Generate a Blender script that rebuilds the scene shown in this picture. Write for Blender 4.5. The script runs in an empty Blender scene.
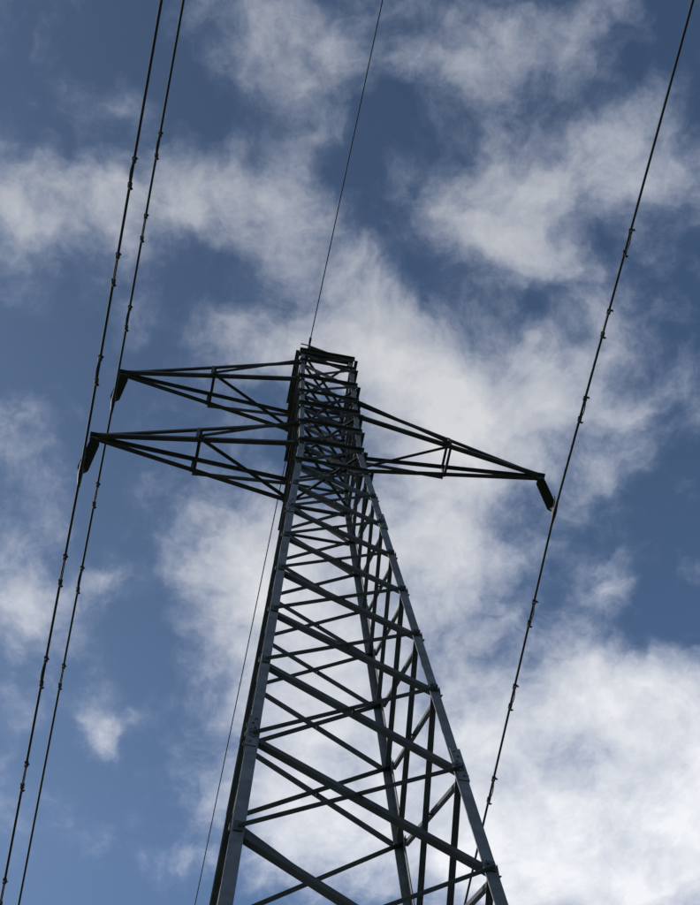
import bpy, bmesh, math, random
from mathutils import Vector, Matrix, noise
random.seed(4)
sc=bpy.context.scene
sc.view_settings.view_transform='Standard'; sc.view_settings.look='None'; sc.view_settings.exposure=0

# ---------------------------------------------------------------- camera
CAM=Vector((-1.3459,-6.138,1.6)); yaw,pitch,roll,FPX=0.2711,1.2741,-0.0829,1602.87
cyw,syw,cp,sp=math.cos(yaw),math.sin(yaw),math.cos(pitch),math.sin(pitch)
F=Vector((syw*cp,cyw*cp,sp)); R=Vector((cyw,-syw,0)); U=R.cross(F)
R2=math.cos(roll)*R+math.sin(roll)*U; U2=-math.sin(roll)*R+math.cos(roll)*U
cd=bpy.data.cameras.new('camera'); cam=bpy.data.objects.new('camera',cd); sc.collection.objects.link(cam)
M=Matrix((R2,U2,-F)).transposed().to_4x4(); M.translation=CAM; cam.matrix_world=M
cd.sensor_fit='HORIZONTAL'; cd.sensor_width=36; cd.lens=FPX/700*36; cd.clip_start=0.1; cd.clip_end=20000
sc.camera=cam

# ---------------------------------------------------------------- materials
def mat(name,base,rough=.6,metal=0.,var=.25,scale=8.,rust=0.,bump=0.):
    m=bpy.data.materials.new(name); m.use_nodes=True; nt=m.node_tree; b=nt.nodes['Principled BSDF']
    b.inputs['Roughness'].default_value=rough; b.inputs['Metallic'].default_value=metal
    tc=nt.nodes.new('ShaderNodeTexCoord'); n=nt.nodes.new('ShaderNodeTexNoise'); n.inputs['Scale'].default_value=scale; n.inputs['Detail'].default_value=6
    nt.links.new(tc.outputs['Object'],n.inputs['Vector'])
    cr=nt.nodes.new('ShaderNodeValToRGB'); cr.color_ramp.elements[0].position=.3; cr.color_ramp.elements[1].position=.7
    cr.color_ramp.elements[0].color=(*[c*(1-var) for c in base],1); cr.color_ramp.elements[1].color=(*[c*(1+var) for c in base],1)
    nt.links.new(n.outputs['Fac'],cr.inputs['Fac']); out=cr.outputs['Color']
    if rust:
        n2=nt.nodes.new('ShaderNodeTexNoise'); n2.inputs['Scale'].default_value=2.3; n2.inputs['Detail'].default_value=8; nt.links.new(tc.outputs['Object'],n2.inputs['Vector'])
        r2=nt.nodes.new('ShaderNodeValToRGB'); r2.color_ramp.elements[0].position=.52; r2.color_ramp.elements[1].position=.70
        nt.links.new(n2.outputs['Fac'],r2.inputs['Fac'])
        mx=nt.nodes.new('ShaderNodeMix'); mx.data_type='RGBA'; mx.inputs[7].default_value=(.085,.058,.04,1)
        ml=nt.nodes.new('ShaderNodeMath'); ml.operation='MULTIPLY'; ml.inputs[1].default_value=rust
        nt.links.new(r2.outputs['Color'],ml.inputs[0]); nt.links.new(ml.outputs[0],mx.inputs[0]); nt.links.new(out,mx.inputs[6]); out=mx.outputs[2]
    nt.links.new(out,b.inputs['Base Color'])
    if bump:
        bp=nt.nodes.new('ShaderNodeBump'); bp.inputs['Strength'].default_value=bump; nt.links.new(n.outputs['Fac'],bp.inputs['Height']); nt.links.new(bp.outputs[0],b.inputs['Normal'])
    return m
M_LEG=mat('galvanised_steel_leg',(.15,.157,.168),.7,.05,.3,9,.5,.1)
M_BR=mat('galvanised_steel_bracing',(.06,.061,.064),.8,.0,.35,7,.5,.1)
M_INS=mat('insulator_glaze',(.02,.016,.015),.4,0,.2,20)
M_FIT=mat('line_fitting_steel',(.03,.03,.032),.6,.2,.2,20)
M_WIRE=mat('weathered_aluminium_conductor',(.035,.035,.038),.7,.1,.2,30)
M_CON=mat('concrete',(.32,.31,.29),.9,0,.15,6,0,.3)

def obj(name,bm,mats,parent=None,smooth=False):
    me=bpy.data.meshes.new(name); bm.to_mesh(me); bm.free()
    for m in mats: me.materials.append(m)
    if smooth:
        for p in me.polygons: p.use_smooth=True
    o=bpy.data.objects.new(name,me); sc.collection.objects.link(o)
    if parent: o.parent=parent
    return o
def prism(bm,a,b,prof,e1,e2,mi=0):
    a=Vector(a);b=Vector(b); n=len(prof)
    v0=[bm.verts.new(a+e1*x+e2*y) for x,y in prof]; v1=[bm.verts.new(b+e1*x+e2*y) for x,y in prof]
    for i in range(n):
        f=bm.faces.new((v0[i],v0[(i+1)%n],v1[(i+1)%n],v1[i])); f.material_index=mi
    bm.faces.new(v0[::-1]).material_index=mi; bm.faces.new(v1).material_index=mi
def angle(bm,a,b,s,t,d1,d2,mi=0):
    """rolled steel angle from a to b; heel on the axis, flanges along d1 and d2"""
    ax=(Vector(b)-Vector(a)).normalized()
    e1=Vector(d1); e1=(e1-ax*e1.dot(ax)).normalized(); e2=Vector(d2); e2=(e2-ax*e2.dot(ax)-e1*e2.dot(e1)).normalized()
    prism(bm,a,b,[(0,0),(s,0),(s,t),(t,t),(t,s),(0,s)],e1,e2,mi)
def tube(bm,a,b,r,seg=8,mi=0,r2=None):
    a=Vector(a);b=Vector(b);ax=(b-a).normalized(); h=Vector((0,0,1)) if abs(ax.z)<.9 else Vector((1,0,0)); e1=ax.cross(h).normalized(); e2=ax.cross(e1)
    r2=r if r2 is None else r2
    v0=[bm.verts.new(a+(e1*math.cos(i*math.tau/seg)+e2*math.sin(i*math.tau/seg))*r) for i in range(seg)]
    v1=[bm.verts.new(b+(e1*math.cos(i*math.tau/seg)+e2*math.sin(i*math.tau/seg))*r2) for i in range(seg)]
    for i in range(seg): bm.faces.new((v0[i],v0[(i+1)%seg],v1[(i+1)%seg],v1[i])).material_index=mi
    bm.faces.new(v0[::-1]).material_index=mi; bm.faces.new(v1).material_index=mi
def box(bm,c,e,hs,mi=0):
    c=Vector(c); vs=[]
    for k in range(8):
        s=[(1 if k>>i&1 else -1)*hs[i] for i in range(3)]
        vs.append(bm.verts.new(c+e[0]*s[0]+e[1]*s[1]+e[2]*s[2]))
    for q in ((0,2,3,1),(4,5,7,6),(0,1,5,4),(2,6,7,3),(0,4,6,2),(1,3,7,5)): bm.faces.new([vs[i] for i in q]).material_index=mi

# ---------------------------------------------------------------- pylon
ZW,ZT,AT,AW,K=21.10,26.0,.4255,.414,.0438
def hw(z): return AW+(AT-AW)*(z-ZW)/(ZT-ZW) if z>ZW else AW+K*(ZW-z)
def corner(sx,sy,z,off=0): h=hw(z)+off; return Vector((sx*h,sy*h,z))
zU,zU2,zR,zR2,zW2=24.37,25.38,22.88,23.56,22.0
lowlev=[.45,3.0,5.2,7.3,9.05,10.70,12.14,13.60,14.83,16.0,17.1,18.15,19.15,20.13,21.10]
uplev=[21.10,22.0,22.88,23.56,24.37,25.38,26.0]
X,Y,Z=Vector((1,0,0)),Vector((0,1,0)),Vector((0,0,1))
tipU,tipW,tipR=Vector((-2.93,0,zU)),Vector((-2.933,0,ZW)),Vector((3.057,0,zR))
INS=1.52

def build_pylon():
    root=bpy.data.objects.new('electricity_pylon',None); sc.collection.objects.link(root)
    # legs
    bm=bmesh.new()
    for sx in (-1,1):
        for sy in (-1,1):
            d1,d2=-sx*X,-sy*Y
            angle(bm,corner(sx,sy,.25),corner(sx,sy,12.2),.088,.010,d1,d2)
            angle(bm,corner(sx,sy,12.2,-.004),corner(sx,sy,ZW+.02,-.004),.078,.009,d1,d2)
            angle(bm,corner(sx,sy,ZW-.25,-.018),corner(sx,sy,ZT,-.018),.062,.008,d1,d2)
            # splice cover angles with bolts
            for zs in (12.2,18.2,6.6):
                angle(bm,corner(sx,sy,zs-.26,.008),corner(sx,sy,zs+.26,.008),.080,.008,d1,d2)
                for k in range(6):
                    zb=zs-.2+k*.08; c=corner(sx,sy,zb,.008)
                    for n,t in ((Vector((0,sy,0)),d1),(Vector((sx,0,0)),d2)):
                        p=c+t*(.034+.02*(k%2)); tube(bm,p,p+n*.013,.010,6)
    obj('legs',bm,[M_LEG],root)
    # face bracing
    bm=bmesh.new()
    faces=[((-1,-1),(1,-1),-Y),((1,-1),(1,1),X),((1,1),(-1,1),Y),((-1,1),(-1,-1),-X)]
    def brace(a,b,n,s,inside,up=1,t=.006):
        a=Vector(a);b=Vector(b);ax=(b-a).normalized(); pl=n.cross(ax)
        if pl.z*up<0: pl=-pl
        o=n*(-.014 if inside else .004)
        a=a+o-pl*s*.5; b=b+o-pl*s*.5
        angle(bm,a,b,s,t,pl,(-n if inside else n))
    def gus(p,n,w,h):
        t=n.cross(Z); box(bm,p+n*.010,(t,Z,n),(w,h,.003))
    for A,B,n in faces:
        for i in range(len(lowlev)-1):
            z0,z1=lowlev[i],lowlev[i+1]
            big=.050 if z0<15 else .043
            sm=.036 if z0<15 else .032
            def c(P,z):
                q=corner(*P,z); mid=Vector((n.x*hw(z),n.y*hw(z),z)); return q+(mid-q).normalized()*.03
            brace(c(A,z1),c(B,z0),n,big,True)
            brace(c(A,z0),c(B,z1),n,sm,False)
            m=(c(A,z1)+c(B,z0)+c(A,z0)+c(B,z1))/4
            tube(bm,m-n*.02,m+n*.022,.010,6)
            for P in (A,B):
                p=c(P,z0); p2=p+(m-p).normalized()*.04
                tube(bm,p2,p2+n*.024,.011,6)
                if z0>9: gus(p+(m-p).normalized()*.015,n,.032,.06)
        for i in range(len(uplev)-1):
            z0,z1=uplev[i],uplev[i+1]
            brace(corner(*A,z1),corner(*B,z0),n,.038,True)
            brace(corner(*A,z0),corner(*B,z1),n,.036,False)
        for z in uplev+[20.13]:
            s=.052 if z in (ZW,zR,zU,ZT) else .04
            brace(corner(*A,z,.010),corner(*B,z,.010),n,s,False,-1)
    # plan bracing
    for z in uplev:
        angle(bm,corner(-1,-1,z-.02,-.02),corner(1,1,z-.02,-.02),.038,.005,X,Z)
        if z in (ZW,zU,ZT,zR): angle(bm,corner(1,-1,z+.03,-.02),corner(-1,1,z+.03,-.02),.038,.005,X,-Z)
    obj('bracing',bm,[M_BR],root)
    # crossarms
    for nm,tip,zb,zt in (('upper_crossarm',tipU,zU,zU2),('lower_crossarm',tipW,ZW,zW2),('opposite_crossarm',tipR,zR,zR2)):
        bm=bmesh.new(); s=-1 if tip.x<0 else 1
        tb={};tt={}
        for sy in (-1,1):
            rb=corner(s,sy,zb,-.0); rt=corner(s,sy,zt,.0)
            tb_=tip+Vector((0,sy*.05,0)); tt_=tip+Vector((0,sy*.035,.06))
            angle(bm,rb,tb_,.058,.007,Vector((0,-sy,0)),Z)
            angle(bm,rt,tt_,.05,.006,Vector((0,-sy,0)),-Z)
            for k,f in enumerate((.50,)):
                pb=rb.lerp(tb_,f); pt=rt.lerp(tt_,f); tb[sy]=pb;tt[sy]=pt
                angle(bm,pb,pt,.038,.005,X*s,Vector((0,-sy,0)))
                angle(bm,pb+Y*sy*.004,rt+Y*sy*.004-Z*.05,.038,.005,Z,Vector((0,sy,0)))
        angle(bm,tb[-1]-Z*.004,tb[1]-Z*.004,.038,.005,X,-Z)
        angle(bm,tt[-1],tt[1],.035,.005,X,Z)
        angle(bm,tb[-1]-Z*.012,corner(s,1,zb-.012,-.03),.038,.005,X,-Z)
        # tip plates
        box(bm,tip+Vector((-s*.03,0,.02)),(X,Y,Z),(.12,.06,.006))
        box(bm,tip+Vector((s*.02,0,.03)),(X,Y,Z),(.06,.008,.08))
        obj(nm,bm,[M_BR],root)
        # insulator string
        bm=bmesh.new()
        tube(bm,tip+Z*.0,tip-Z*.22,.020,8,1)
        box(bm,tip-Z*.2,(X,Y,Z),(.03,.012,.05),1)
        zz=.22
        tube(bm,tip-Z*.2,tip-Z*(INS-.12),.026,10,0); kk=0
        while zz<INS-.17:
            c=tip-Z*zz; q=.070 if kk%2 else .058; kk+=1
            tube(bm,c,c-Z*.014,.03,14,0,q); tube(bm,c-Z*.0145,c-Z*.03,q,14,0,.032)
            zz+=.054
        e=tip-Z*INS
        tube(bm,e+Z*.18,e+Z*.0,.022,8,1)
        box(bm,e+Z*.03,(X,Y,Z),(.02,.05,.06),1)
        for sy in (-1,1): tube(bm,e-Z*.01,e+Vector((0,sy*.16,-.005)),.030,8,1,.018)
        tube(bm,e+Z*.12,e+Vector((0,-.13,.15)),.008,6,1); tube(bm,e+Vector((0,-.13,.15)),e+Vector((0,-.15,.24)),.008,6,1)
        obj('insulator_string',bm,[M_INS,M_FIT],root)
    # earth-wire bracket
    bm=bmesh.new(); E=EARTH
    for cpt in (corner(-1,-1,ZT,-.02),corner(-1,1,ZT,-.02),corner(1,-1,ZT,-.02)):
        angle(bm,cpt,E-Z*.22,.04,.005,X,Z)
    tube(bm,E-Z*.26,E,.016,8); box(bm,E-Z*.02,(X,Y,Z),(.018,.09,.03))
    tube(bm,E-Z*.2,E+Vector((-.14,0,-.16)),.01,6)
    angle(bm,corner(-1,-1,ZT+.03),corner(1,-1,ZT+.03),.08,.008,Y,Z)
    angle(bm,corner(-1,1,ZT+.03),corner(1,1,ZT+.03),.08,.008,-Y,Z)
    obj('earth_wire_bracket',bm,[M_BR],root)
    bm=bmesh.new()
    for sx in (-1,1):
        for sy in (-1,1):
            c=corner(sx,sy,0); prism(bm,(c.x,c.y,-.3),(c.x,c.y,.3),[(-.3,-.3),(.3,-.3),(.3,.3),(-.3,.3)],X,Y)
    obj('footings',bm,[M_CON],root)
    return root
EARTH=Vector((-.281,-.448,26.61))
root=build_pylon()
AZ=.0188; SPAN=240
for s in (-1,1):
    r=bpy.data.objects.new('electricity_pylon',None); sc.collection.objects.link(r)
    r.location=(-AZ*s*SPAN,s*SPAN,0); r.rotation_euler=(0,0,AZ)
    for ch in root.children:
        o=bpy.data.objects.new(ch.name,ch.data); sc.collection.objects.link(o); o.parent=r

# ---------------------------------------------------------------- conductors
def cpos(Q,y):
    s=.027 if y<0 else .153
    t=abs(y); return Vector((Q.x-AZ*y,y+Q.y,Q.z-s*(t-t*t/SPAN)))
def wire(name,Q,r,dampers):
    bm=bmesh.new(); ys=[-SPAN+i*4 for i in range(int(SPAN/4)-4)]+[-16+i*.8 for i in range(20)]+[i*.8 for i in range(0,21)]+[16+4*i for i in range(1,int(SPAN/4)-3)]
    seg=8;prev=None
    for y in ys:
        c=cpos(Q,y); ring=[bm.verts.new(c+X*r*math.cos(k*math.tau/seg)+Z*r*math.sin(k*math.tau/seg)) for k in range(seg)]
        if prev:
            for k in range(seg): bm.faces.new((prev[k],prev[(k+1)%seg],ring[(k+1)%seg],ring[k]))
        prev=ring
    # festoon vibration dampers: a thin rod bowed beside the conductor with hooked, clamped ends
    for y in dampers:
        L=.155+random.uniform(-.01,.01); sgn=random.choice((-1,1))
        pts=[cpos(Q,y+L*k/6)-Z*(.045+.015*math.cos(k*.5))+X*.014*math.cos(k/6*math.pi*.5)*sgn for k in range(-6,7)]
        for a,b in zip(pts[:-1],pts[1:]): tube(bm,a,b,.0075,6)
        for sy in (-1,1):
            e=cpos(Q,y+sy*L)-Z*.05; k=cpos(Q,y+sy*(L-.01))
            tube(bm,k-Y*.032,k+Y*.032,.027,8)
            tube(bm,k,e,.014,6)
            h=[e,e+Y*sy*.03+X*.018,e+Y*sy*.012+X*.040]
            for a,b in zip(h[:-1],h[1:]): tube(bm,a,b,.012,6)
    return obj(name,bm,[M_WIRE],None,True)
wire('power_line',tipU-Z*INS,.016,[-3.55,-2.45,-1.2,1.3,2.5,3.9])
wire('power_line',tipW-Z*INS,.016,[-3.6,-2.5,-1.3,1.15,2.4,3.7,5.2])
wire('power_line',tipR-Z*INS,.016,[-3.65,-2.6,-1.45,1.35,2.5,3.8])
wire('earth_wire',EARTH,.0085,[])

# ---------------------------------------------------------------- ground
bm=bmesh.new(); N=60; S=3000
vs=[[None]*(N+1) for _ in range(N+1)]
for i in range(N+1):
    for j in range(N+1):
        u=(i/N*2-1);v=(j/N*2-1); x=S*u*abs(u)**1.5;y=S*v*abs(v)**1.5
        d=math.hypot(x,y); vs[i][j]=bm.verts.new((x,y,0 if d<20 else noise.noise(Vector((x/150,y/150,0)))*min(2.,(d-20)/60)))
for i in range(N):
    for j in range(N): bm.faces.new((vs[i][j],vs[i+1][j],vs[i+1][j+1],vs[i][j+1]))
obj('ground',bm,[mat('meadow_grass',(.045,.06,.025),.95,0,.4,.8,0,.5)],None,True)

# ---------------------------------------------------------------- sky
w=bpy.data.worlds.new('sky'); sc.world=w; w.use_nodes=True; nt=w.node_tree; nt.nodes.clear(); L=nt.links.new
try: w.cycles.sampling_method='MANUAL'; w.cycles.sample_map_resolution=128
except Exception as ex: print(ex)
def nd(t,**k):
    n=nt.nodes.new(t)
    for a,b in k.items(): setattr(n,a,b)
    return n
sun_az=math.radians(-62); sun_el=math.radians(42)   # azimuth from +Y towards +X
sky=nd('ShaderNodeTexSky',sky_type='NISHITA',sun_disc=False); sky.sun_elevation=sun_el; sky.sun_rotation=sun_az
def math_(op,a,b=None,c=None,clamp=False):
    n=nd('ShaderNodeMath',operation=op,use_clamp=clamp)
    for i,v in enumerate((a,b,c)):
        if v is None: continue
        if isinstance(v,(int,float)): n.inputs[i].default_value=v
        else: L(v,n.inputs[i])
    return n.outputs[0]
tc=nd('ShaderNodeTexCoord'); sx=nd('ShaderNodeSeparateXYZ'); L(tc.outputs['Generated'],sx.inputs[0])
zc=math_('MAXIMUM',sx.outputs[2],.07)
cx=nd('ShaderNodeCombineXYZ'); L(math_('DIVIDE',sx.outputs[0],zc),cx.inputs[0]); L(math_('DIVIDE',sx.outputs[1],zc),cx.inputs[1])
P=cx.outputs[0]
def fbm(vec,scale,detail,rough=.55,dist=0.,off=0.):
    n=nd('ShaderNodeTexNoise',noise_dimensions='2D'); n.inputs['Scale'].default_value=scale; n.inputs['Detail'].default_value=detail; n.inputs['Roughness'].default_value=rough; n.inputs['Distortion'].default_value=dist
    if off:
        a=nd('ShaderNodeVectorMath',operation='ADD'); a.inputs[1].default_value=(off,off*.7,off*1.3); L(vec,a.inputs[0]); vec=a.outputs[0]
    L(vec,n.inputs['Vector']); return n
def warp(vec,scale,amp,detail=3):
    n=fbm(vec,scale,detail); s=nd('ShaderNodeVectorMath',operation='SUBTRACT'); s.inputs[1].default_value=(.5,.5,.5); L(n.outputs['Color'],s.inputs[0])
    m=nd('ShaderNodeVectorMath',operation='MULTIPLY'); m.inputs[1].default_value=(amp,amp,0); L(s.outputs[0],m.inputs[0])
    a=nd('ShaderNodeVectorMath',operation='ADD'); L(vec,a.inputs[0]); L(m.outputs[0],a.inputs[1]); return a.outputs[0]
PW=warp(P,12,.07,5)
def bearing(u,v):
    d=F+R2*((u-350)/FPX)-U2*((v-452.5)/FPX); return Vector((d.x/d.z,d.y/d.z,0))
clouds=[ # bearing, half-length, half-width, tilt(deg), amount
(330,25,190,70,5,.65),(560,45,95,65,-20,.68),(450,75,80,50,20,.45),
(5,185,70,70,10,.95),(105,205,85,58,10,.75),(215,210,100,66,5,.95),(275,120,95,55,-30,.45),(5,265,35,60,0,.5),
(510,215,120,80,15,1.05),(600,150,90,60,-10,.75),(680,180,45,75,0,.45),(545,265,70,45,20,.6),
(350,260,90,70,-40,.55),(330,345,95,70,0,.9),(430,385,140,90,15,1.25),(520,430,110,70,0,.85),(590,365,80,55,-20,.5),(245,375,75,50,0,.55),
(440,500,95,80,0,.95),(470,590,90,80,0,.85),(240,560,60,95,0,.9),(330,590,130,110,0,1.05),(340,720,140,105,0,1.15),(300,840,115,90,0,1.),(440,800,90,80,0,.95),(490,690,60,65,0,.65),
(20,600,65,85,0,.7),(105,585,42,38,0,.6),(95,738,42,30,0,.6),(5,770,35,60,0,.5),(40,420,90,40,-20,.3),(25,510,50,60,0,.45),
(615,582,36,34,0,.65),(692,575,32,24,0,.55),(640,700,115,64,10,1.2),(665,790,130,100,0,1.6),(610,865,170,75,0,1.6),(520,760,65,65,0,.85),(510,870,85,65,0,1.1),
(680,390,75,45,0,.35),(620,460,60,30,-30,.2),(640,320,60,40,0,.25),(100,310,60,40,0,.2)]
acc=None
for u,v,a,b,t,amt in clouds:
    c=bearing(u,v); t=math.radians(t); p1=bearing(u+a*math.cos(t),v+a*math.sin(t)); p2=bearing(u-b*math.sin(t),v+b*math.cos(t))
    mp=nd('ShaderNodeMapping',vector_type='TEXTURE'); mp.inputs['Location'].default_value=c; mp.inputs['Rotation'].default_value=(0,0,math.atan2(p1.y-c.y,p1.x-c.x)); mp.inputs['Scale'].default_value=((p1-c).length*1.45,(p2-c).length*1.45,1)
    L(PW,mp.inputs['Vector']); ln=nd('ShaderNodeVectorMath',operation='LENGTH'); L(mp.outputs[0],ln.inputs[0])
    mr=nd('ShaderNodeMapRange',interpolation_type='SMOOTHSTEP'); mr.inputs[1].default_value=1;mr.inputs[2].default_value=0;mr.inputs[3].default_value=0;mr.inputs[4].default_value=amt
    L(ln.outputs['Value'],mr.inputs[0]); acc=mr.outputs[0] if acc is None else math_('ADD',acc,mr.outputs[0])
# generic broken cloud elsewhere in the sky
far=nd('ShaderNodeVectorMath',operation='DISTANCE'); far.inputs[1].default_value=bearing(350,452); L(P,far.inputs[0])
fm=nd('ShaderNodeMapRange',interpolation_type='SMOOTHSTEP'); fm.inputs[1].default_value=.34; fm.inputs[2].default_value=.6; L(far.outputs['Value'],fm.inputs[0])
gen=fbm(P,2.4,4); g2=nd('ShaderNodeMapRange'); g2.inputs[1].default_value=.42;g2.inputs[2].default_value=.7; L(gen.outputs['Fac'],g2.inputs[0])
acc=math_('ADD',acc,math_('MULTIPLY',g2.outputs[0],fm.outputs[0]))
acc=math_('MINIMUM',acc,1.6)
n1=fbm(P,12,9,.58,.1,5.3).outputs['Fac']; n2=fbm(PW,36,6,.62,0,7.7).outputs['Fac']
det=math_('ADD',math_('MULTIPLY',math_('SUBTRACT',n1,.5),1.9),math_('MULTIPLY',math_('SUBTRACT',n2,.5),.95))
dens=math_('ADD',acc,det)
fac=nd('ShaderNodeMapRange',interpolation_type='SMOOTHSTEP'); fac.inputs[1].default_value=-.05; fac.inputs[2].default_value=1.1; fac.inputs[3].default_value=0.03; fac.inputs[4].default_value=.98; L(dens,fac.inputs[0])
ramp=nd('ShaderNodeValToRGB'); L(math_('MULTIPLY',dens,.5,clamp=True),ramp.inputs[0]); e=ramp.color_ramp.elements
def lin(c): return tuple(((x/255)/12.92 if x/255<.04045 else ((x/255+.055)/1.055)**2.4) for x in c)
e[0].position=.1; e[0].color=(*lin((136,153,186)),1); e[1].position=.88; e[1].color=(*lin((232,234,238)),1)
m_=e.new(.48); m_.color=(*lin((184,191,206)),1)
# slow brightening away from the zenith: higher air is a deeper blue
zen=nd('ShaderNodeMapRange'); zen.inputs[1].default_value=math.cos(math.radians(4)); zen.inputs[2].default_value=math.cos(math.radians(32)); zen.inputs[3].default_value=.72; zen.inputs[4].default_value=1.12; L(sx.outputs[2],zen.inputs[0])
cs=nd('ShaderNodeVectorMath',operation='SCALE'); L(ramp.outputs[0],cs.inputs[0]); L(math_('MULTIPLY',zen.outputs[0],10),cs.inputs['Scale'])
tint=nd('ShaderNodeVectorMath',operation='MULTIPLY'); tint.inputs[1].default_value=(.68,.83,.93); L(sky.outputs[0],tint.inputs[0])
t2=nd('ShaderNodeVectorMath',operation='SCALE'); L(tint.outputs[0],t2.inputs[0]); L(math_('POWER',zen.outputs[0],1.4),t2.inputs['Scale'])
mx=nd('ShaderNodeMix',data_type='RGBA'); L(fac.outputs[0],mx.inputs[0]); L(t2.outputs[0],mx.inputs[6]); L(cs.outputs[0],mx.inputs[7])
bg=nd('ShaderNodeBackground'); bg.inputs['Strength'].default_value=.1; L(mx.outputs[2],bg.inputs[0])
ow=nd('ShaderNodeOutputWorld'); L(bg.outputs[0],ow.inputs[0])
# sun
sd=bpy.data.lights.new('sun','SUN'); sd.energy=2.2; sd.angle=math.radians(.5); sd.color=(1,.95,.86)
so=bpy.data.objects.new('sun',sd); sc.collection.objects.link(so)
dv=Vector((math.sin(sun_az)*math.cos(sun_el),math.cos(sun_az)*math.cos(sun_el),math.sin(sun_el)))
so.rotation_euler=dv.to_track_quat('Z','Y').to_euler()
